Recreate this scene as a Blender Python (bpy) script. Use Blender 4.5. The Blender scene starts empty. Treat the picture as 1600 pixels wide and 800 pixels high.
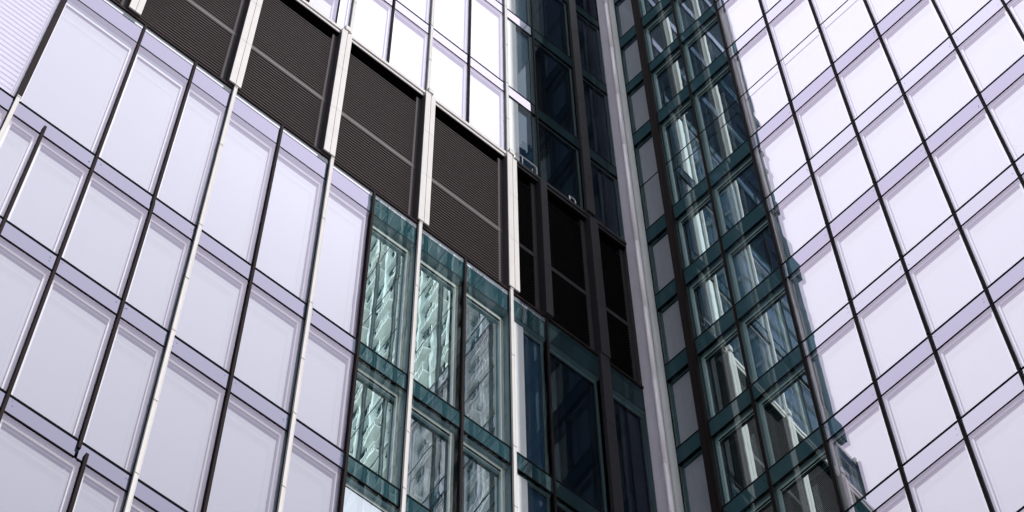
import bpy, bmesh, math, random
from mathutils import Vector, Matrix, noise
random.seed(7)
R = math.radians
scn = bpy.context.scene
COL = scn.collection
CZ = 1.6                                   # eye height; all wall heights below are measured from the eye

# ------------------------------------------------------------------ camera
CAM = Vector((18.6369, 17.4045, CZ))
RT = Vector((-0.77061069, 0.63724512, -0.00882155))
DN = Vector((-0.56741294, -0.69233468, -0.44577488))
FW = Vector((-0.29017533, -0.33851343, 0.89510164))
FPX = 3613.33
cam_d = bpy.data.cameras.new('camera'); cam = bpy.data.objects.new('camera', cam_d); COL.objects.link(cam)
m = Matrix((RT, -DN, -FW)).transposed().to_4x4(); m.translation = CAM
cam.matrix_world = m
cam_d.sensor_width = 36; cam_d.lens = FPX/1600*36; cam_d.clip_end = 5000; cam_d.clip_start = .1
scn.camera = cam
def px(p):                                 # used only to skip detail the frame cannot show
    v = Vector(p)-CAM; z = v.dot(FW)
    return (v.dot(RT)/z*FPX+800, v.dot(DN)/z*FPX+400) if z > .1 else (-9999, -9999)

# ------------------------------------------------------------------ materials
def newmat(name):
    mt = bpy.data.materials.new(name); mt.use_nodes = True
    nt = mt.node_tree; nt.nodes.clear()
    out = nt.nodes.new('ShaderNodeOutputMaterial')
    return mt, nt, out
def N(nt, t, **kw):
    n = nt.nodes.new(t)
    for k, v in kw.items():
        if k in n.inputs.keys(): n.inputs[k].default_value = v
        else: setattr(n, k, v)
    return n
def paint(name, col, rough=.5, metal=0, var=.12, scale=3.0, spec=.5, streak=True):
    mt, nt, out = newmat(name)
    b = N(nt, 'ShaderNodeBsdfPrincipled', Roughness=rough, Metallic=metal)
    b.inputs['Specular IOR Level'].default_value = spec
    tc = N(nt, 'ShaderNodeNewGeometry'); mp = N(nt, 'ShaderNodeMapping'); mp.inputs['Scale'].default_value = (1, 1, .25 if streak else 1)
    nz = N(nt, 'ShaderNodeTexNoise', Scale=scale, Detail=6, Roughness=.65)
    nt.links.new(tc.outputs['Position'], mp.inputs['Vector']); nt.links.new(mp.outputs[0], nz.inputs['Vector'])
    cr = N(nt, 'ShaderNodeValToRGB')
    cr.color_ramp.elements[0].position = .3; cr.color_ramp.elements[1].position = .7
    cr.color_ramp.elements[0].color = (*[c*(1-var) for c in col], 1); cr.color_ramp.elements[1].color = (*[min(1, c*(1+var)) for c in col], 1)
    nt.links.new(nz.outputs['Fac'], cr.inputs['Fac']); nt.links.new(cr.outputs['Color'], b.inputs['Base Color'])
    nt.links.new(b.outputs[0], out.inputs['Surface'])
    return mt
def wavy(nt, amp, scale, zs=.6):           # the slight waviness of float glass
    tc = N(nt, 'ShaderNodeNewGeometry'); mp = N(nt, 'ShaderNodeMapping'); mp.inputs['Scale'].default_value = (1, 1, zs)
    nz = N(nt, 'ShaderNodeTexNoise', Scale=scale, Detail=1.5, Roughness=.5)
    nt.links.new(tc.outputs['Position'], mp.inputs['Vector']); nt.links.new(mp.outputs[0], nz.inputs['Vector'])
    bp = N(nt, 'ShaderNodeBump', Strength=1, Distance=amp)
    nt.links.new(nz.outputs['Fac'], bp.inputs['Height'])
    return bp
def outer_glass(name, r, tint, amp=.00035, scale=1.0, gc=(.86, .79, 1.0)):  # glass sheet
    mt, nt, out = newmat(name)
    t = N(nt, 'ShaderNodeBsdfTransparent', Color=(*tint, 1)); g = N(nt, 'ShaderNodeBsdfGlossy', Color=(*gc, 1), Roughness=0)
    mx = N(nt, 'ShaderNodeMixShader', Fac=r)
    bp = wavy(nt, amp, scale); nt.links.new(bp.outputs[0], g.inputs['Normal'])
    nt.links.new(t.outputs[0], mx.inputs[1]); nt.links.new(g.outputs[0], mx.inputs[2]); nt.links.new(mx.outputs[0], out.inputs['Surface'])
    return mt
def coated_glass(name, r, base, tint=(1, 1, 1), amp=.002, scale=1.6, rough=0.0):
    mt, nt, out = newmat(name)
    d = N(nt, 'ShaderNodeBsdfDiffuse', Color=(*base, 1)); g = N(nt, 'ShaderNodeBsdfGlossy', Color=(*tint, 1), Roughness=rough)
    mx = N(nt, 'ShaderNodeMixShader', Fac=r)
    bp = wavy(nt, amp, scale); nt.links.new(bp.outputs[0], g.inputs['Normal'])
    nt.links.new(d.outputs[0], mx.inputs[1]); nt.links.new(g.outputs[0], mx.inputs[2]); nt.links.new(mx.outputs[0], out.inputs['Surface'])
    return mt
M = {}
M['outer'] = outer_glass('clear_outer_glass', .29, (.93, .965, .96))
M['outer_dim'] = outer_glass('shaded_outer_glass', .025, (.93, .965, .96), gc=(.8, .9, 1))  # copy of the outer glass, dulled to carry the corner shade
M['pane'] = coated_glass('coated_inner_glass', .48, (.022, .06, .07), (1, .985, .98), .0007, 1.3)
M['outer_teal'] = outer_glass('teal_outer_glass', .10, (.90, .97, .97), gc=(.85, .97, 1))
M['pane_blue'] = coated_glass('sky_painted_inner_glass', .10, (.014, .034, .072), (.7, .85, 1), .0006, 1.5)  # mirrored blue sky painted into the glass of the narrow bay
M['pane_bright'] = coated_glass('brightened_inner_glass', .88, (.03, .07, .08), (.97, 1, 1), .0008, 1.3)  # copy of the inner glass, mirroring raised to brighten the teal bays' reflections
M['spandrel_deep'] = coated_glass('dark_teal_spandrel_glass', .12, (.034, .084, .100), (.85, .97, 1), .0006, 1.2)
M['spandrel_blue'] = coated_glass('deep_teal_spandrel_glass', .13, (.015, .045, .056), (.85, .97, 1), .0008, 1.2)
M['pane_dim'] = coated_glass('darkened_inner_glass', .055, (.004, .006, .011), (.7, .8, 1), .0006, 1.5)  # corner shade put into this glass; also glazes the unseen upper storeys
M['mirror'] = coated_glass('upper_glass', .92, (.03, .08, .09), (.84, .96, 1.0), .00035, 1.2)
M['spandrel'] = coated_glass('enamelled_spandrel_glass', .40, (.015, .045, .056), (.84, .765, 1), .0008, 1.2)
M['spandrel_light'] = coated_glass('pale_spandrel_glass', .50, (.018, .050, .060), (.88, .83, 1), .0008, 1.2)
M['spandrel_teal'] = coated_glass('teal_spandrel_glass', .40, (.040, .115, .135), (.84, .765, 1), .0008, 1.2)
M['spandrel_teal_light'] = coated_glass('light_teal_spandrel_glass', .48, (.045, .135, .155), (.88, .83, 1), .0008, 1.2)
M['spandrel_dim'] = coated_glass('shaded_spandrel_glass', .05, (.014, .030, .036), (.8, .95, 1), .0010, 1.2)  # spandrel copy with the shade of the corner bays in its colour
M['reveal'] = paint('teal_reveal', (.085, .150, .175), .45, var=.1)
M['reveal_teal'] = paint('deep_teal_reveal', (.036, .095, .112), .45, var=.1)
M['frame_teal'] = coated_glass('pale_teal_frame', .42, (.42, .52, .50), (1, 1, 1), .0004, 3, .08)
M['frame'] = coated_glass('polished_cream_frame', .50, (.74, .72, .66), (1, 1, 1), .0004, 3, .08)
M['dark'] = paint('dark_bronze_metal', (.015, .010, .011), .6, var=.25, spec=.05)
M['tube'] = paint('brown_mullion_metal', (.009, .0045, .0045), .6, var=.2, spec=.05)
M['gasket'] = paint('black_gasket', (.006, .005, .006), .7, var=.2, spec=.05)
M['white'] = paint('white_powder_coat', (.47, .455, .455), .5, var=.05, scale=5)
M['pil_side'] = paint('shaded_pilaster_side', (.060, .053, .060), .6, var=.08, spec=.15)  # unlit sides of the white pilasters, shade painted in as grey
M['pil_shade'] = paint('shaded_white_pilaster', (.024, .023, .028), .5, var=.1, spec=.15)  # white pilasters and lintel where shaded, darkness painted into the coat
M['frame_dim'] = paint('shaded_frame', (.038, .066, .073), .5, var=.08, spec=.2)  # frame copy darkened as if in shade
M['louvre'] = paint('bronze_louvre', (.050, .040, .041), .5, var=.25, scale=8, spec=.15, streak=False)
M['blade'] = paint('shade_black_blade', (.006, .004, .0045), .7, streak=False)  # shade painted on the blades; only their face strips stay bronze
M['parapet'] = coated_glass('parapet_edge_glass', .5, (.26, .30, .34), (.93, .90, 1), .0006, 2)
M['louvre_shade'] = paint('shaded_louvre', (.0025, .0025, .003), .7, spec=.05, streak=False)  # shaded copy of the bronze louvre, darkness in the colour
M['louvre_back'] = paint('louvre_shade_black', (.003, .003, .003), .9, spec=.02)  # black stands in for shade behind the blades and under the lintel
M['transom'] = paint('grey_transom', (.048, .042, .044), .5, var=.08)
M['panel'] = paint('pale_corner_cladding', (.86, .82, .90), .35, var=.06)
M['jamb'] = paint('grey_green_jamb', (.62, .66, .65), .5, var=.08)
M['blind'] = paint('mauve_grey_blind', (.40, .365, .41), .8, var=.05)
M['lilac_blind'] = paint('lilac_white_blind', (.55, .53, .62), .8, var=.04)
M['sunlit_strip_white'] = paint('sunlit_strip_white', (.66, .65, .68), .8, var=.05)  # white for the strip of pane the sun would light
M['steel'] = paint('galvanised_rail', (.55, .55, .56), .3, metal=.6)
M['core'] = paint('dark_render', (.06, .06, .065), .8)
M['stone'] = paint('pale_limestone', (.82, .82, .77), .7, var=.15, scale=.8)
M['stone_glass'] = coated_glass('teal_casement_glass', .30, (.065, .145, .175), (.8, .95, 1), .003, 1.0)
M['stone_glass_dark'] = coated_glass('dark_casement_glass', .25, (.012, .035, .045), (.8, .95, 1), .003, 1.0)
M['slate'] = coated_glass('dark_blue_glass', .22, (.012, .02, .034), (.6, .75, 1), .002, 1.0)
M['slate_band'] = paint('slate_band', (.10, .11, .13), .5)
M['paving'] = paint('pale_paving', (.38, .37, .36), .8, scale=.6, streak=False)
M['asphalt'] = paint('asphalt', (.05, .05, .052), .85, scale=2, streak=False)
M['kerb'] = paint('kerb_stone', (.3, .29, .28), .8, scale=2, streak=False)
M['line'] = paint('road_paint', (.75, .74, .7), .6, streak=False)

# ------------------------------------------------------------------ mesh collection
class MB:
    def __init__(s): s.v = []; s.f = []; s.mi = []; s.mats = []
    def m(s, mat):
        if mat not in s.mats: s.mats.append(mat)
        return s.mats.index(mat)
    def quad(s, a, b, c, d, mat):
        i = len(s.v); s.v += [a, b, c, d]; s.f.append((i, i+1, i+2, i+3)); s.mi.append(s.m(mat))
    def hexa(s, P, mat, skip=()):
        # P: 8 points, bottom ring 0-3 then top ring 4-7
        i = len(s.v); s.v += list(P); k = s.m(mat)
        for n, q in enumerate(((0, 3, 2, 1), (4, 5, 6, 7), (0, 1, 5, 4), (1, 2, 6, 5), (2, 3, 7, 6), (3, 0, 4, 7))):
            if n in skip: continue
            s.f.append(tuple(i+j for j in q)); s.mi.append(k)
    def box(s, x0, x1, y0, y1, z0, z1, mat):
        s.hexa([Vector(p) for p in ((x0, y0, z0), (x1, y0, z0), (x1, y1, z0), (x0, y1, z0), (x0, y0, z1), (x1, y0, z1), (x1, y1, z1), (x0, y1, z1))], mat)
    def build(s, name, parent=None, fix=True, smooth=False, bevel=0):
        me = bpy.data.meshes.new(name)
        c = sum((Vector(p) for p in s.v), Vector())/max(1, len(s.v))
        if parent is None: c = Vector((c.x, c.y, min(p[2] for p in s.v)))
        me.from_pydata([Vector(p)-c for p in s.v], [], s.f)
        for mt in s.mats: me.materials.append(M[mt])
        for p, k in zip(me.polygons, s.mi): p.material_index = k; p.use_smooth = smooth
        if fix:
            b = bmesh.new(); b.from_mesh(me); bmesh.ops.recalc_face_normals(b, faces=b.faces); b.to_mesh(me); b.free()
        o = bpy.data.objects.new(name, me); COL.objects.link(o)
        if parent is not None:
            o.parent = parent
            o.location = c - WORLD[parent.name]
        else: o.location = c
        WORLD[o.name] = c
        if bevel:
            md = o.modifiers.new('bevel', 'BEVEL'); md.width = bevel; md.segments = 2; md.limit_method = 'ANGLE'
        return o
WORLD = {}
def root(name, loc, label, cat, group=None):
    o = bpy.data.objects.new(name, None); COL.objects.link(o); o.location = loc; o['label'] = label; o['category'] = cat
    if group: o['group'] = group
    WORLD[o.name] = Vector(loc); return o

# wall frames: s runs along the wall from the shared corner, o points outward, z is height above the eye
TH = R(-5)
UL, NL = Vector((1, 0, 0)), Vector((0, 1, 0))
UR, NR = Vector((math.sin(TH), math.cos(TH), 0)), Vector((math.cos(TH), -math.sin(TH), 0))
class Wall:
    def __init__(s, u, n): s.u = u; s.n = n
    def p(s, a, o, z): return s.u*a + s.n*o + Vector((0, 0, z+CZ))
    def box(s, mb, a0, a1, o0, o1, z0, z1, mat, skip=()):
        mb.hexa([s.p(a0, o0, z0), s.p(a1, o0, z0), s.p(a1, o1, z0), s.p(a0, o1, z0), s.p(a0, o0, z1), s.p(a1, o0, z1), s.p(a1, o1, z1), s.p(a0, o1, z1)], mat, skip)
    def quad(s, mb, a0, a1, o, z0, z1, mat, tilt=(0, 0)):
        da, dz = tilt
        w, h = (a1-a0)/2, (z1-z0)/2
        mb.quad(s.p(a0, o-da*w-dz*h, z0), s.p(a1, o+da*w-dz*h, z0), s.p(a1, o+da*w+dz*h, z1), s.p(a0, o-da*w+dz*h, z1), mat)
    def seen(s, a0, a1, z0, z1, mg=70):
        P = [px(s.p(a, 0, z)) for a in (a0, a1) for z in (z0, z1)]
        xs = [q[0] for q in P]; ys = [q[1] for q in P]
        return max(xs) > -mg and min(xs) < 1600+mg and max(ys) > -mg and min(ys) < 800+mg
WL, WR = Wall(UL, NL), Wall(UR, NR)

left = root('office_tower', (0, 0, 0), 'left glass tower with white pilasters, a band of dark louvres and tall lilac panes', 'office building', 'glass towers meeting at the corner')
right = root('office_tower', (0, 0, 0), 'right glass tower with thin dark mullions and a pale corner strip beside narrow grey panes', 'office building', 'glass towers meeting at the corner')

# ------------------------------------------------------------------ windows
def window(W, par, a0, a1, z0, z1, d, fw=.07, pane='pane', tr=None, outer='outer', reveal='reveal', frame='frame', head=0, tl=.0016, label=None, white=None, slats=False):
    """deep box window: reveal > frame, inner pane, outer glass. a0..a1 clear width, z0..z1 clear height"""
    b = MB()
    for q in (((a0, 0, z0), (a1, 0, z0), (a1, -d, z0), (a0, -d, z0)), ((a0, 0, z1), (a1, 0, z1), (a1, -d, z1), (a0, -d, z1)),
              ((a0, 0, z0), (a0, 0, z1), (a0, -d, z1), (a0, -d, z0)), ((a1, 0, z0), (a1, 0, z1), (a1, -d, z1), (a1, -d, z0))):
        b.quad(*[W.p(*p) for p in q], reveal)
    zt = z1-head
    if head: W.box(b, a0, a1, -d, -d+.03, zt, z1, reveal)
    if tr: W.box(b, a0+.002, a1-.002, -.012, .006, tr-.012, tr+.012, 'gasket')
    w = b.build('window', par, fix=False)
    if label: w['label'] = label
    f = MB()
    ia, ib, iz, jz = a0+.003, a1-.003, z0+.003, zt-.003
    for q in ((ia, ib, jz-fw, jz), (ia, ib, iz, iz+fw), (ia, ia+fw, iz+fw, jz-fw), (ib-fw, ib, iz+fw, jz-fw)):
        W.box(f, q[0], q[1], -d+.002, -d+.045, q[2], q[3], frame)
    # dark glazing line inside the frame
    g = .007
    for q in ((ia+fw, ib-fw, jz-fw-g, jz-fw), (ia+fw, ib-fw, iz+fw, iz+fw+g)):
        W.box(f, q[0], q[1], -d+.002, -d+.03, q[2], q[3], 'gasket')
    f.build('frame', w)
    if white:                              # added white panel, stands in for the sunlit strip of the pane
        p = MB(); W.box(p, white[0], white[1], -d+.05, -d+.06, z0+.004, z1-.004, 'sunlit_strip_white'); p.build('blind', w)
    if slats:                              # half closed slatted blind
        p = MB(); z = z0+.2
        while z < zt-.15:
            P = [W.p(a0+.1, -d+.016, z), W.p(a1-.1, -d+.016, z), W.p(a1-.1, -d+.04, z+.02), W.p(a0+.1, -d+.04, z+.02)]
            p.hexa(P+[q+Vector((0, 0, .13)) for q in P], 'lilac_blind'); z += .20
        p.build('blind', w)
    p = MB(); tv = (random.gauss(0, tl), random.gauss(0, tl))
    W.quad(p, ia+fw*.4, ib-fw*.4, -d+.012, iz+fw*.4, jz-fw*.4, pane, (tv[0]*.5, tv[1]*.5))
    p.build('inner_pane', w, fix=False)
    if outer:
        p = MB(); W.quad(p, a0, a1, -.004, z0, z1, outer, (random.gauss(0, .0006), random.gauss(0, .0006))); p.build('outer_pane', w, fix=False)
    return w
def spandrel(W, par, a0, a1, z0, z1, ga=.034, gb=.030, mat='spandrel', bits=True):
    b = MB()
    W.box(b, a0, a1, -.06, -.004, z0+gb, z1-ga, mat)
    W.box(b, a0, a1, -.06, .010, z1-ga, z1, 'gasket'); W.box(b, a0, a1, -.06, .008, z0, z0+gb, 'gasket')
    if bits:                                # small fixing plates seen through the glass by the mullions
        h = z1-z0
        for a, s in ((a0, 1), (a1, -1)):
            for k in range(random.randint(0, 2)):
                c = a+s*random.uniform(.04, .11); z = z0+h*random.uniform(.3, .8); r = random.uniform(.006, .014)
                W.box(b, c-r, c+r, -.004, -.0015, z-r, z+r, 'slate')
    return b.build('spandrel_panel', par)
def mullion(W, par, a, z0, z1, w=.052, o=.045, mat='dark', name='mullion', cap=None, back=-.35):
    b = MB()
    W.box(b, a-w/2, a+w/2, back, 0.0, z0, z1, 'reveal' if mat == 'dark' else mat)
    W.box(b, a-w/2, a+w/2, 0.0, o, z0, z1, mat)
    if cap: W.box(b, a-w*.2, a+w*.2, o, o+.02, z0, z1, cap)
    return b.build(name, par)
def fin(W, par, a, z0, z1, joints, w=.075, o=.085, mat='white'):
    """projecting pale fin: dark backing blade and a white cap in storey-long pieces"""
    b = MB()
    W.box(b, a-w*.5, a+w*.5, -.35, 0, z0, z1, 'reveal')
    W.box(b, a-w*.42, a+w*.5, 0, o-.055, z0, z1, 'dark')
    zs = [z0]+sorted(j for j in joints if z0+.2 < j < z1-.2)+[z1]
    for i in range(len(zs)-1):
        W.box(b, a-w*.5, a+w*.5, o-.052, o, zs[i]+.008, zs[i+1]-.008, mat)
        W.box(b, a-w*.5, a-w*.36, o, o+.004, zs[i]+.03, zs[i+1]-.03, mat)
        W.box(b, a-w*.55, a+w*.55, o-.05, o+.012, zs[i+1]-.05, zs[i+1]-.012, mat)
    for j in joints:
        if z0 < j < z1: W.box(b, a-w*.3, a+w*.3, o-.04, o-.01, j-.02, j+.02, 'gasket')
    return b.build('fin', par)

# ================================================================== LEFT WALL
XT = [1.186, 2.79, 3.81, 5.05, 6.31, 7.51, 8.665, 9.93, 11.17, 12.14, 13.40, 15.11, 16.35, 17.6]
XA = [1.186, 2.79, 3.81, 5.05, 6.31, 7.51, 8.665, 9.93, 11.17, 12.13, 13.40, 14.46, 15.11, 16.35, 17.6]
XD = [1.186, 2.79, 3.81, 5.05, 6.31, 7.51, 8.665, 9.93, 11.17, 11.98, 13.40, 14.46, 15.11, 16.35, 17.6]
XU = [1.186, 2.79, 3.81, 5.05, 6.31, 7.51, 8.665]
FINS = {3.81, 6.31, 8.665, 11.17}
LEFT_END = 18.6; STUB = 10.1
LEND_UP = 9.05
ROOF_STEP, ROOF_L = 53.7, 100.0
SILL = 44.17
# rows: (bottom line, top line of clear glass, X list)
rows_L = [(SILL, 37.70, XT), (37.08, 33.69, XA), (33.12, 29.23, XA), (28.74, 25.1, XD), (24.6, 21.0, XD)]
DL = .14
def fx(v): return v-.57*.15*0
coarse = MB()
def hw(x, row):                            # half width taken by the upright at x
    if x == 1.186: return .13
    return .047 if (x in FINS or (x == 15.11 and row > 0)) else .026
def dim(a0, a1): return dict(pane='pane_blue' if 2.7 < a0 else 'pane_dim', outer='outer_dim', frame='frame_dim', white=(3.38, a1-.002) if a1 > 3.6 else None) if a1 < 3.79 else dict(pane='pane')  # bays by the corner get darkened copies, shade held in the colour
for r, (zt, zb, XS) in enumerate(rows_L):
    xs = [0.0]+XS+[LEFT_END]
    for i in range(len(xs)-1):
        a0 = xs[i]+(hw(xs[i], r) if i else 0); a1 = xs[i+1]-(hw(xs[i+1], r) if i+1 < len(xs)-1 else 0)
        sp = {0: 37.08, 1: 33.12, 2: 28.74, 3: 24.6, 4: 20.5}[r]
        if r < 4 and WL.seen(a0, a1, zb, zt):
            if r == 0:
                # tall top storey: parapet glass, thin joint, deep head
                b = MB()
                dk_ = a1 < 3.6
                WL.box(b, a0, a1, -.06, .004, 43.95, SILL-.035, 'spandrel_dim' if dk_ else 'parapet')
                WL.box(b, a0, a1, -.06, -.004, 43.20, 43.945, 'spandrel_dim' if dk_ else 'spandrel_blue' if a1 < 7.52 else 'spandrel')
                WL.box(b, a0, a1, -.06, .003, 43.172, 43.197, 'gasket')
                WL.box(b, a0, a1, -.06, -.002, 43.945, 43.95, 'gasket')
                b.build('parapet_panel', left)
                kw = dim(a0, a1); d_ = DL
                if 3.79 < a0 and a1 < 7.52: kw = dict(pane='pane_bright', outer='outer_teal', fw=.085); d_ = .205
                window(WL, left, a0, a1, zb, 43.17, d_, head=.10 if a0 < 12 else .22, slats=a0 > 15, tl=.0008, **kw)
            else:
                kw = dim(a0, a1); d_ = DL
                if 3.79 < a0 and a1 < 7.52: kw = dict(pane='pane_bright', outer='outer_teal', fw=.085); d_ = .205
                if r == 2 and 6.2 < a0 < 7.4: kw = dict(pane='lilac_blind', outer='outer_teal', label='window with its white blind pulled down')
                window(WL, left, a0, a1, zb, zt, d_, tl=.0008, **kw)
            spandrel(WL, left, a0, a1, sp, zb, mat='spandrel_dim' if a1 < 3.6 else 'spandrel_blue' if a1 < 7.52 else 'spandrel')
        else:
            WL.quad(coarse, a0, a1, -.02, zb, zt, 'mirror'); WL.box(coarse, a0, a1, -.06, 0, sp, zb, 'spandrel')
# uprights of the lower storeys
joints = [37.72, 35.6, 33.71, 31.4, 29.25, 27.2, 25.1, 41.3]
def group_span(x, lists):
    # merge consecutive rows that share an upright into one piece
    out = []
    for k, (zt, sb, XS) in enumerate(lists):
        if x in XS:
            if out and abs(out[-1][0]-zt) < 1e-6: out[-1][0] = sb
            else: out.append([sb, zt, k])
    return out
tops = [(SILL, 37.70, XT), (37.70, 33.12, XA), (33.12, 28.74, XA), (28.74, 20.5, XD)]
tops = [(SILL, 37.40, XT), (37.40, 33.12, XA), (33.12, 28.98, XA), (28.98, 20.5, XD)]
for x in sorted(set(XT+XA+XD)):
    for sb, zt, k in group_span(x, tops):
        if x == 1.186:
            b = MB(); WL.box(b, x-.13, x+.13, -.35, .10, sb, zt+.05, 'pil_shade')
            for j in joints: WL.box(b, x-.131, x+.131, .06, .102, j-.008, j+.008, 'gasket')
            b.build('pilaster', left)
        elif x in FINS: fin(WL, left, x, sb, zt+.06, joints)
        elif x == 15.11:
            mullion(WL, left, x, 37.70, zt, .105, .06); fin(WL, left, x, sb, 37.70, joints); break
        else: mullion(WL, left, x, sb, zt-.005)
# ledge under the louvres
b = MB(); WL.box(b, 0.02, LEFT_END, -.5, .045, SILL-.032, SILL+.055, 'dark'); b.build('sill', left)

# louvre storey
LT, LB = 51.12, SILL+.055
PIL = [(1.16, .26, 'pil_shade'), (2.76, .20, 'pil_shade'), (3.755, .29, 'white'), (6.265, .29, 'white'), (8.785, .29, 'white'), (11.225, .29, 'white'), (13.745, .29, 'white'), (16.3, .29, 'white')]
PO, PD = .12, -.11
for c, w, mt in PIL:
    b = MB()
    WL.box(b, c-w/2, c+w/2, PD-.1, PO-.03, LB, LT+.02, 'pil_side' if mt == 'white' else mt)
    zs = [LB, 46.6, 48.95, LT+.02]
    for i in range(3): WL.box(b, c-w/2, c+w/2, PO-.028, PO, zs[i]+.006, zs[i+1]-.006, mt)
    WL.box(b, c-.012, c-.004, PO-.01, PO+.0015, LB, LT, 'gasket' if mt == 'white' else mt)
    b.build('pilaster', left)
    if mt == 'white':
        b = MB(); WL.box(b, c-.07, c+.08, PO-.14, PO+.02, LT+.22, LT+.46, 'white'); WL.box(b, c-.02, c+.145, PO-.14, PO-.01, LT+.03, LT+.2, 'white'); b.build('bracket', left, bevel=.01)
edges = [0.02]+[v for c, w, _ in PIL for v in (c-w/2, c+w/2)]+[LEFT_END]
for i in range(0, len(edges), 2):
    a0, a1 = edges[i], edges[i+1]
    b = MB()
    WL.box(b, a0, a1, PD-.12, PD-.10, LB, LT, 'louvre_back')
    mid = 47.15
    n = 52; lm = 'louvre' if a0 > 3.7 else 'louvre_shade'
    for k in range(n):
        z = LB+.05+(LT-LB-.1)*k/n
        if abs(z-mid) < .12 or z > LT-.34: continue  # top blades left out, black backing acts as the lintel's shadow
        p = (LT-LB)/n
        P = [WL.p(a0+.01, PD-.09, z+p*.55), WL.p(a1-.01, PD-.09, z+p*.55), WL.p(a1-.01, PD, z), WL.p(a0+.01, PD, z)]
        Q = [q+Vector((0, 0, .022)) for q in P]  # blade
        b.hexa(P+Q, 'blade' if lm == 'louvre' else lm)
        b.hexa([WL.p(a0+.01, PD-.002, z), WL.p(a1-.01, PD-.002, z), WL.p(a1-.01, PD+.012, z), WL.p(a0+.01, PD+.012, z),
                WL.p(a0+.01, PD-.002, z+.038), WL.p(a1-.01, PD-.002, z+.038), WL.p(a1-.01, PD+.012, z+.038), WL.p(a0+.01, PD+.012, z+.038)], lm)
    WL.box(b, a0+.003, a0+.125, PD-.1, PD+.016, LB, LT, 'pil_side' if a0 > 3.7 else 'pil_shade')
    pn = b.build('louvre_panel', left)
    b = MB(); WL.box(b, a0+.005, a1-.005, PD-.08, PD+.02, mid-.08, mid+.08, 'transom' if a0 > 3.7 else 'pil_shade'); b.build('transom', pn)
# lintel over the louvres
def lint(a0, a1, mt):
    b = MB()
    WL.box(b, a0, a1, -.35, .0, LT+.022, LT+.04, 'louvre_back')  # soffit shade painted black
    WL.box(b, a0, a1, -.35, .02, LT+.042, LT+.15, mt); WL.box(b, a0, a1, -.35, -.005, LT+.152, LT+.18, 'gasket')
    WL.box(b, a0, a1, -.35, .05, LT+.182, LT+.26, mt); WL.box(b, a0, a1, -.35, .01, LT+.262, LT+.285, 'gasket')
    WL.box(b, a0, a1, -.35, .035, LT+.287, LT+.37, mt)
    b.build('lintel', left)
lint(3.64, LEFT_END, 'white'); lint(0.02, 3.637, 'pil_shade')

# storeys above the louvres
rows_U = [(55.33, 51.50, 56.0), (61.05, 56.0, 61.75), (66.3, 61.75, 66.95)]
for r, (zt, zb, su) in enumerate(rows_U):
    xs = [0.0]+XU+[LEND_UP]
    for i in range(len(xs)-1):
        a0 = xs[i]+(hw(xs[i], 1) if i else 0); a1 = xs[i+1]-(hw(xs[i+1], 1) if i+1 < len(xs)-1 else 0)
        if WL.seen(a0, a1, zb, zt):
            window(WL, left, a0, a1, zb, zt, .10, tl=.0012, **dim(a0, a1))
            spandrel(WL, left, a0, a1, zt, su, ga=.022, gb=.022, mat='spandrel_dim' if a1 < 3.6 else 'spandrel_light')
        else:
            WL.quad(coarse, a0, a1, -.02, zb, zt, 'pane_dim'); WL.box(coarse, a0, a1, -.06, 0, zt, su, 'spandrel')
ju = [53.6, 55.98, 58.7, 61.7, 64]
for x in XU:
    if x == 1.186:
        b = MB(); WL.box(b, x-.13, x+.13, -.35, .10, 51.5, 66.95, 'pil_shade')
        for j in ju: WL.box(b, x-.131, x+.131, .06, .102, j-.008, j+.008, 'gasket')
        b.build('pilaster', left)
    elif x in FINS: fin(WL, left, x, 51.5, 66.95, ju, .075, .06)
    else: mullion(WL, left, x, 51.5, 66.95, .045, .04, 'tube')
# the part of the tower above the frame: seen only in the neighbour's glass
z = 66.95
while z < ROOF_L-1:
    xs = [0.0]+XU+[LEND_UP]
    for i in range(len(xs)-1):
        WL.quad(coarse, xs[i], xs[i+1], -.02, z, z+3.9, 'pane_dim'); WL.box(coarse, xs[i], xs[i+1], -.3, .01, z+3.9, z+4.5, 'spandrel')
    for x in FINS:
        if x < 9: WL.box(coarse, x-.08, x+.08, -.3, .14, z, z+4.5, 'white')
    z += 4.5
# below the frame
low = MB()
for k in range(5):
    z0 = -CZ+k*4.42
    WL.quad(low, .02, LEFT_END, -.02, z0+.6, z0+4.42, 'mirror'); WL.box(low, .02, LEFT_END, -.3, 0, z0, z0+.6, 'spandrel')
    for x in XD: WL.box(low, x-.05, x+.05, -.1, .1, z0, z0+4.42, 'dark')
low.build('lower_storeys', left, fix=False)
coarse.build('upper_storeys', left, fix=False)
# solid core and roof
b = MB()
b.box(0.0, LEFT_END, -14, -.47, 0, 51.0, 'core'); b.box(0.0, LEFT_END, -14, -.36, 51.0, 51.6+CZ, 'core'); b.box(0.0, STUB, -14, -.36, 51.6+CZ, ROOF_STEP+CZ, 'core'); b.box(-.9, -.004, -14, -.03, 0, 104, 'core'); b.box(0.0, LEND_UP, -14, -.36, ROOF_STEP+CZ+.002, ROOF_L+CZ, 'core')
b.build('core', left)
b = MB(); WL.box(b, LEND_UP, LEND_UP+.30, -14, .05, ROOF_STEP+.01, 66.0, 'reveal_teal'); WL.box(b, LEND_UP, LEND_UP+.12, -14, .05, 66.001, ROOF_L, 'reveal_teal')
er = random.Random(11)                      # unseen boxes added to roughen the end wall's mirrored outline
z = 54.3
while z < 84:
    h = er.uniform(.25, 1.5); w_ = er.choice((.08, .14, .3, .42)); o0 = .30 if z+h < 65.9 else .12
    WL.box(b, LEND_UP+o0+.002, LEND_UP+o0+w_, -er.uniform(.7, 1.8), er.uniform(-.1, .03), z, z+h, er.choice(('reveal_teal', 'pil_side', 'slate_band')))
    z += h+er.uniform(.15, 1.6)
b.build('end_wall', left)
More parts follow.
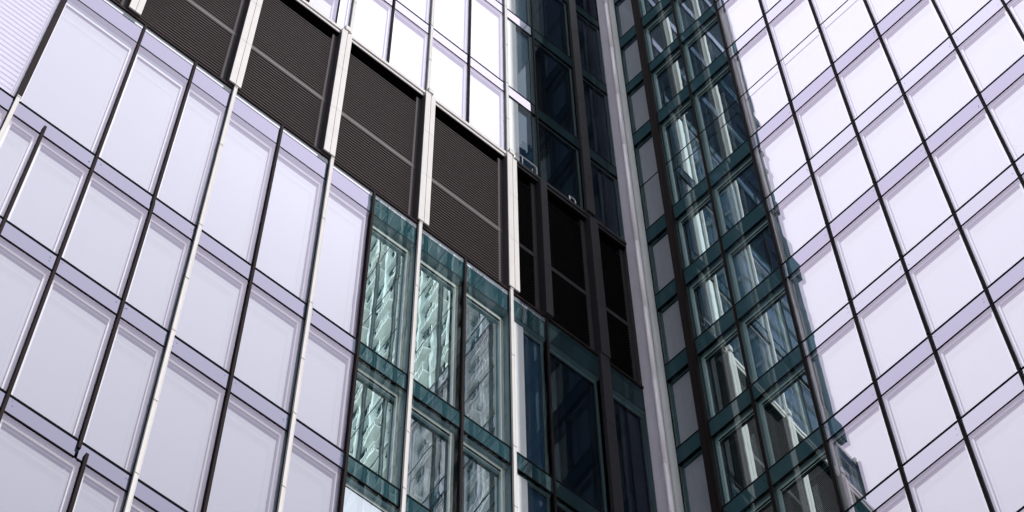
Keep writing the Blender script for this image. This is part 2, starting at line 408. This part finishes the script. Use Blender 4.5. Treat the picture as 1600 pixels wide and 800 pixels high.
# panes of the stub storey left of the step
XE = [9.93]
b = MB(); WL.box(b, LEND_UP+.13, STUB, -.35, -.05, 53.3, ROOF_STEP, 'white'); WL.box(b, 9.98, STUB, -.35, -.05, 51.5, 53.29, 'white'); b.build('roof_edge', left)
window(WL, left, LEND_UP+.05, 9.93-.045, 51.5, 53.3, .16)
for x in XE:
    mullion(WL, left, x, 51.5, 53.6, .07, .06, 'tube')

# hand rails for the cleaning cradle on the ledge
def tube(mb, pts, r, mat, n=8):
    pts = [Vector(p) for p in pts]
    rings = []
    for i, p in enumerate(pts):
        t = (pts[min(i+1, len(pts)-1)]-pts[max(i-1, 0)]).normalized()
        a = t.orthogonal().normalized(); c = t.cross(a)
        rings.append([p+(a*math.cos(2*math.pi*k/n)+c*math.sin(2*math.pi*k/n))*r for k in range(n)])
    i0 = len(mb.v); k = mb.m(mat)
    for rg in rings: mb.v += rg
    for i in range(len(rings)-1):
        for j in range(n):
            mb.f.append((i0+i*n+j, i0+i*n+(j+1) % n, i0+(i+1)*n+(j+1) % n, i0+(i+1)*n+j)); mb.mi.append(k)
    mb.f.append(tuple(i0+j for j in range(n))[::-1]); mb.mi.append(k); mb.f.append(tuple(i0+(len(rings)-1)*n+j for j in range(n))); mb.mi.append(k)
def rail(a0, a1, z0, h, o=.11):
    b = MB(); r = .09
    P = [WL.p(a0, o, z0), WL.p(a0, o, z0+h-r)]+[WL.p(a0-r*(1-math.cos(t)), o, z0+h-r+r*math.sin(t)) for t in (.4, .8, 1.2, 1.57)]
    P += [WL.p(a1+r*(1-math.cos(t)), o, z0+h-r+r*math.sin(t)) for t in (1.57, 1.2, .8, .4)]+[WL.p(a1, o, z0+h-r), WL.p(a1, o, z0)]
    tube(b, P, .016, 'steel')
    tube(b, [WL.p((a0+a1)/2+.1, o, z0), WL.p((a0+a1)/2+.1, o, z0+h)], .014, 'steel')
    tube(b, [WL.p(a1+.09, o-.06, z0), WL.p(a1+.09, o-.06, z0+h-.12)], .016, 'steel')
    b.build('hand_rail', left, smooth=True)
rail(3.58, 2.86, LT+.37, .52, .0)
rail(1.80, 1.62, LT+.37, .30, .0)

# ================================================================== RIGHT WALL
YM = [1.54, 2.76, 4.13, 5.48, 6.83, 8.19, 9.70, 11.08, 12.45]
R_END = 13.85
LV = [24.6, 27.9, 31.2, 34.60, 37.64, 40.88, 44.38, 47.72, 51.20, 57.08, 60.58, 64.2, 67.9, 71.4]      # upper lines of the spandrels
SH = [.62, .62, .62, .62, .63, .65, .72, .75, .76, .76, .62, .76, .75, .75]
DR = .10
def roofR(y): return 104 if y < 4.1 else 65.5 if y < 8.9 else 73 if y < 11.0 else 80
coarse = MB()
xsR = [(.672, 1.33)]+[(YM[i]+(.027 if i else .05), YM[i+1]-.027) for i in range(len(YM)-1)]+[(YM[-1]+.027, R_END-.05)]
def storey(k):
    return LV[k], LV[k+1]-SH[k+1]
for k in range(len(LV)-1):
    zb, zt = storey(k)
    su = LV[k+1]
    for j, (a0, a1) in enumerate(xsR):
        if zt > roofR(a1): continue
        if WR.seen(a0, a1, zb, zt, 14):
            tr = None
            if k == 8: tr = 53.7
            kw = dict(pane='blind', frame='reveal_teal', fw=.05, outer='outer_teal', d=.13) if j == 0 else dict(pane='pane_bright', frame='frame_teal', outer='outer_teal', d=.15, fw=.07) if j < 3 else dict(pane='pane', d=DR)
            window(WR, right, a0, a1, zb, zt, tr=tr, tl=.0010, reveal='reveal_teal', **kw)
            spandrel(WR, right, a0, a1, zt, su, ga=.03, gb=.028 if k % 2 else .02, bits=j > 0, mat='spandrel_deep' if j < 3 else 'spandrel_teal' if k % 2 else 'spandrel_teal_light')
        else:
            WR.quad(coarse, a0-.01, a1+.01, -.02, zb, su-.015, 'mirror'); WR.box(coarse, a0, a1, -.06, -.01, su-.015, su, 'gasket')
zlow, zhi = LV[0], 65.45
for j, y in enumerate(YM):
    top = min(roofR(y-.1), roofR(y+.1)); top = min(top, 71.4)
    b = MB()
    if j == 0:
        WR.box(b, 1.33, 1.50, -.3, .03, zlow, top, 'dark'); WR.box(b, 1.50, 1.59, -.3, .09, zlow, top, 'tube')
    else:
        mt = 'tube' if j <= 2 else 'dark'
        WR.box(b, y-.027, y+.027, -.25, 0, zlow, top, 'reveal'); WR.box(b, y-.028, y+.028, 0.002, .04, zlow, top, mt); WR.box(b, y-.011, y+.011, .04, .058, zlow, top, mt)
    for z in LV:
        if z < top-.1: WR.box(b, y-.029, y+.029, .0, .060 if j else .05, z-.006, z+.006, 'gasket')
    b.build('mullion', right)
# corner cladding, round downpipe and jamb
b = MB()
zs = [zlow]+[v-.55 for v in LV[1:]]+[72.5]
for i in range(len(zs)-1): WR.box(b, .004, .315, -.3, .012, zs[i]+.005, zs[i+1]-.005, 'panel')
WR.box(b, .0, .31, -.32, .0, zlow, 72.5, 'core')
b.build('corner_cladding', right)
b = MB()
zz = [zlow]+[v-.28 for v in LV[1:]]+[72.5]
for i in range(len(zz)-1):
    tube(b, [WR.p(.39, .055, zz[i]+.01), WR.p(.39, .055, zz[i+1]-.01)], .068, 'panel', 16)
    tube(b, [WR.p(.39, .055, zz[i+1]-.05), WR.p(.39, .055, zz[i+1]-.015)], .076, 'panel', 16)
o = b.build('downpipe', right, smooth=True)
b = MB(); WR.box(b, .315, .672, -.3, -.03, zlow, 72.5, 'jamb'); WR.box(b, .655, .672, -.03, .0, zlow, 72.5, 'gasket')
b.build('jamb_panel', right)
# upper storeys (over the frame) and below the frame
z = 71.4
def cellR(z0, z1, a0, a1, mats=('mirror', 'spandrel')):
    WR.quad(coarse, a0-.02, a1+.02, -.02, z0, z1-.015, mats[0]); WR.box(coarse, a0, a1, -.06, -.01, z1-.015, z1, 'gasket')
for k in range(len(LV)-1, len(LV)+10):
    z0 = 71.4+(k-len(LV)+1)*3.4
    for (a0, a1) in xsR:
        zz1 = z0+3.4
        if zz1 <= roofR((a0+a1)/2): cellR(z0, zz1, a0, a1)
for y in YM+[.3, R_END]:
    for z0, z1 in ((71.4, 104), (-CZ, zlow)):
        top = min(z1, roofR(y))
        if top > z0+.5: WR.box(coarse, y-.012, y+.012, -.1, .0, z0, top, 'dark')
low = MB()
z = -CZ
while z < zlow-1:
    z1 = z+(zlow+CZ)/8
    for (a0, a1) in xsR: WR.quad(low, a0, a1, -.02, z, z1-.7, 'mirror'); WR.box(low, a0, a1, -.06, 0, z1-.7, z1, 'spandrel')
    WR.box(low, 0, .67, -.2, 0, z, z1, 'panel')
    z = z1
low.build('lower_storeys', right, fix=False)
coarse.build('upper_storeys', right, fix=False)
b = MB()
for y0, y1 in ((0.0, 4.1), (4.1, 8.9), (8.9, 11.0), (11.0, R_END)):
    WR.box(b, y0+.001, y1-.001, -13, -.31, -CZ, roofR((y0+y1)/2), 'core')
b.build('core', right)
b = MB()
for y0, y1 in ((4.13, 8.9), (8.9, 11.0), (11.0, R_END)):
    z = roofR((y0+y1)/2); WR.box(b, y0+.05, y1, -.305, .02, z-.35, z+.02, 'panel')
WR.box(b, R_END, R_END+.1, -13, .05, -CZ, 80, 'panel')
b.build('roof_edge', right)

# ================================================================== buildings behind the camera, seen in the glass
def block(name, x0, x1, y0, y1, h, label):
    t = root(name, ((x0+x1)/2, (y0+y1)/2, 0), label, 'building')
    return t
st = block('stone_tower', 20, 44, 37, 76, 205, 'tall pale stone tower with narrow windows and balconies, seen mirrored in the left tower panes')
b = MB(); b.box(20, 44, 37, 76, 0, 205, 'stone'); b.build('wall', st)
b = MB(); bal = MB(); pier = MB()
y = 37.4
cols = []
while y < 75.5:
    cols.append(y); y += 2.4
H = 3.2
rs = random.Random(3)
for k in range(20, 63):
    z = k*H
    for i, y in enumerate(cols):
        b.box(19.90, 20.1, y+.28, y+2.12, z+.55, z+2.85, 'stone_glass' if rs.random() < .55 else 'stone_glass_dark')
        b.box(19.82, 19.9, y+1.15, y+1.25, z+.55, z+2.85, 'frame')
        b.box(19.80, 19.9, y+.28, y+2.12, z+2.1, z+2.18, 'gasket')
        pier.box(19.55, 20, y+.15, y+2.25, z+2.88, z+3.06, 'stone')
        pier.box(19.78, 19.9, y+.2, y+2.2, z+.30, z+.46, 'gasket')
        if (i+k//2) % 3 == 0:
            bal.box(19.0, 20, y+.2, y+2.2, z+.02, z+.24, 'stone')
            for q in range(6): bal.box(19.02, 19.12, y+.26+q*.35, y+.38+q*.35, z+.24, z+1.05, 'frame')
            bal.box(18.96, 19.16, y+.2, y+2.2, z+1.05, z+1.2, 'stone')
for y in cols: pier.box(19.5, 20, y-.16, y+.16, 40, 204, 'stone')
b.build('windows_grid', st); bal.build('balcony_tiers', st); pier.build('piers', st)
dk = block('dark_tower', 42, 56, 18.2, 26, 182, 'dark blue glass tower with grey floor bands, seen mirrored beside the corner')
lw = block('dark_tower', 44, 60, 4, 17.6, 74, 'lower dark glass block with grey floor bands, seen mirrored below the sky')
for t, (x0, x1, y0, y1, h) in ((dk, (42, 56, 18.2, 26, 182)), (lw, (44, 60, 4, 17.6, 74))):
    b = MB(); b.box(x0, x1, y0, y1, 0, h, 'slate'); b.build('wall', t)
    b = MB()
    for k in range(int(h/3.6)): b.box(x0-.12, x1, y0-.1, y1+.1, k*3.6, k*3.6+.55, 'slate_band')
    yy = y0
    while yy < y1: b.box(x0-.25, x0, yy, yy+.16, 0, h, 'slate_band'); yy += 1.6
    b.build('floor_bands', t)
sky_block = block('dark_tower', 22, 34, 27, 36.6, 190, 'slim dark tower added to hide bright sky from the shaded panes')  # unseen block put in so the shaded panes mirror no bright sky
b = MB(); b.box(22, 34, 27, 36.6, 0, 190, 'slate'); b.build('wall', sky_block)

# ------------------------------------------------------------------ ground
def sheet(name, x0, x1, y0, y1, z, mat):
    b = MB(); b.quad((x0, y0, z), (x1, y0, z), (x1, y1, z), (x0, y1, z), mat); o = b.build(name, None, fix=False); o['kind'] = 'structure'; return o
sheet('ground', -1500, 1500, -1500, 1500, -.15, 'paving')
b = MB(); b.box(-60, 60, -60, 30.5, -.149, 0, 'paving'); o = b.build('pavement', None); o['kind'] = 'structure'
sheet('road', 62, 72, -400, 400, -.146, 'asphalt')

# ------------------------------------------------------------------ light
SUN_DIR = Vector((-.321, .947, 0)).normalized(); EL = R(20)
sd = Vector((SUN_DIR.x*math.cos(EL), SUN_DIR.y*math.cos(EL), math.sin(EL)))
ld = bpy.data.lights.new('sun', 'SUN'); ld.energy = 4.2; ld.angle = R(.5); ld.color = (1, .965, .93)
lo = bpy.data.objects.new('sun', ld); COL.objects.link(lo); lo.rotation_euler = sd.to_track_quat('Z', 'Y').to_euler(); lo.location = (0, 60, 120)
w = bpy.data.worlds.new('World'); scn.world = w; w.use_nodes = True
nt = w.node_tree; nt.nodes.clear()
out = nt.nodes.new('ShaderNodeOutputWorld')
sky = N(nt, 'ShaderNodeTexSky'); sky.sky_type = 'NISHITA'; sky.sun_disc = False; sky.sun_elevation = EL
sky.sun_rotation = math.atan2(sd.x, sd.y); sky.air_density = 1; sky.dust_density = 1.0; sky.altitude = 50
bg1 = N(nt, 'ShaderNodeBackground', Strength=.15); nt.links.new(sky.outputs[0], bg1.inputs['Color'])
tc = N(nt, 'ShaderNodeTexCoord')
sep = N(nt, 'ShaderNodeSeparateXYZ'); nt.links.new(tc.outputs['Generated'], sep.inputs[0])
def mth(op, a, b=None, c=None, clamp=False):
    n = nt.nodes.new('ShaderNodeMath'); n.operation = op; n.use_clamp = clamp
    for i, v in enumerate((a, b, c)):
        if v is None: continue
        if isinstance(v, (int, float)): n.inputs[i].default_value = v
        else: nt.links.new(v, n.inputs[i])
    return n.outputs[0]
# bright cloud deck, thicker towards the zenith, with a clear patch in the north-east
nz = N(nt, 'ShaderNodeTexNoise', Scale=1.6, Detail=3, Roughness=.5); nt.links.new(tc.outputs['Generated'], nz.inputs['Vector'])
el = mth('MULTIPLY_ADD', sep.outputs['Z'], 6.5, -3.97)
el = mth('MAXIMUM', el, mth('SUBTRACT', 2.0, mth('MULTIPLY', mth('MAXIMUM', mth('SUBTRACT', sep.outputs['Z'], .45), 0), 3))); el = mth('MINIMUM', el, 2.7)
el = mth('MULTIPLY', el, mth('SUBTRACT', 1, mth('MULTIPLY', mth('MAXIMUM', sep.outputs['Y'], 0), .43)))
el = mth('MULTIPLY', el, mth('MULTIPLY_ADD', nz.outputs['Fac'], .10, .95))
ga, ge = R(126), R(68)
gd = mth('ADD', mth('ADD', mth('MULTIPLY', sep.outputs['X'], math.cos(ga)*math.cos(ge)), mth('MULTIPLY', sep.outputs['Y'], math.sin(ga)*math.cos(ge))), mth('MULTIPLY', sep.outputs['Z'], math.sin(ge)))
el = mth('ADD', el, mth('MULTIPLY', mth('POWER', mth('MAXIMUM', gd, 0), 260), .55))
bg2 = N(nt, 'ShaderNodeBackground', Color=(.97, .95, 1.0, 1)); nt.links.new(el, bg2.inputs['Strength'])
hl = mth('SQRT', mth('ADD', mth('MULTIPLY', sep.outputs['X'], sep.outputs['X']), mth('MULTIPLY', sep.outputs['Y'], sep.outputs['Y'])))
dt = mth('DIVIDE', mth('ADD', mth('MULTIPLY', sep.outputs['X'], math.cos(R(30))), mth('MULTIPLY', sep.outputs['Y'], math.sin(R(30)))), mth('MAXIMUM', hl, .001))
nz2 = N(nt, 'ShaderNodeTexNoise', Scale=5, Detail=6, Roughness=.6); nt.links.new(tc.outputs['Generated'], nz2.inputs['Vector'])
clr = mth('MULTIPLY', mth('ADD', mth('ADD', dt, mth('MULTIPLY_ADD', nz2.outputs['Fac'], .2, -.10)), -.955), 20, clamp=True)
clr = mth('MULTIPLY', clr, mth('MULTIPLY', mth('SUBTRACT', sep.outputs['Z'], .74), 12, clamp=True))
mx = N(nt, 'ShaderNodeMixShader'); nt.links.new(clr, mx.inputs[0]); nt.links.new(bg2.outputs[0], mx.inputs[1]); nt.links.new(bg1.outputs[0], mx.inputs[2])
nt.links.new(mx.outputs[0], out.inputs['Surface'])

# ------------------------------------------------------------------ render settings
scn.render.engine = 'CYCLES'
cy = scn.cycles
cy.max_bounces = 16; cy.glossy_bounces = 10; cy.transparent_max_bounces = 16; cy.diffuse_bounces = 3
cy.use_denoising = True; cy.caustics_reflective = True; cy.sample_clamp_indirect = 4; cy.blur_glossy = 0.3; cy.caustics_refractive = False
scn.view_settings.view_transform = 'Standard'; scn.view_settings.look = 'None'
scn.view_settings.exposure = 0; scn.view_settings.gamma = 1
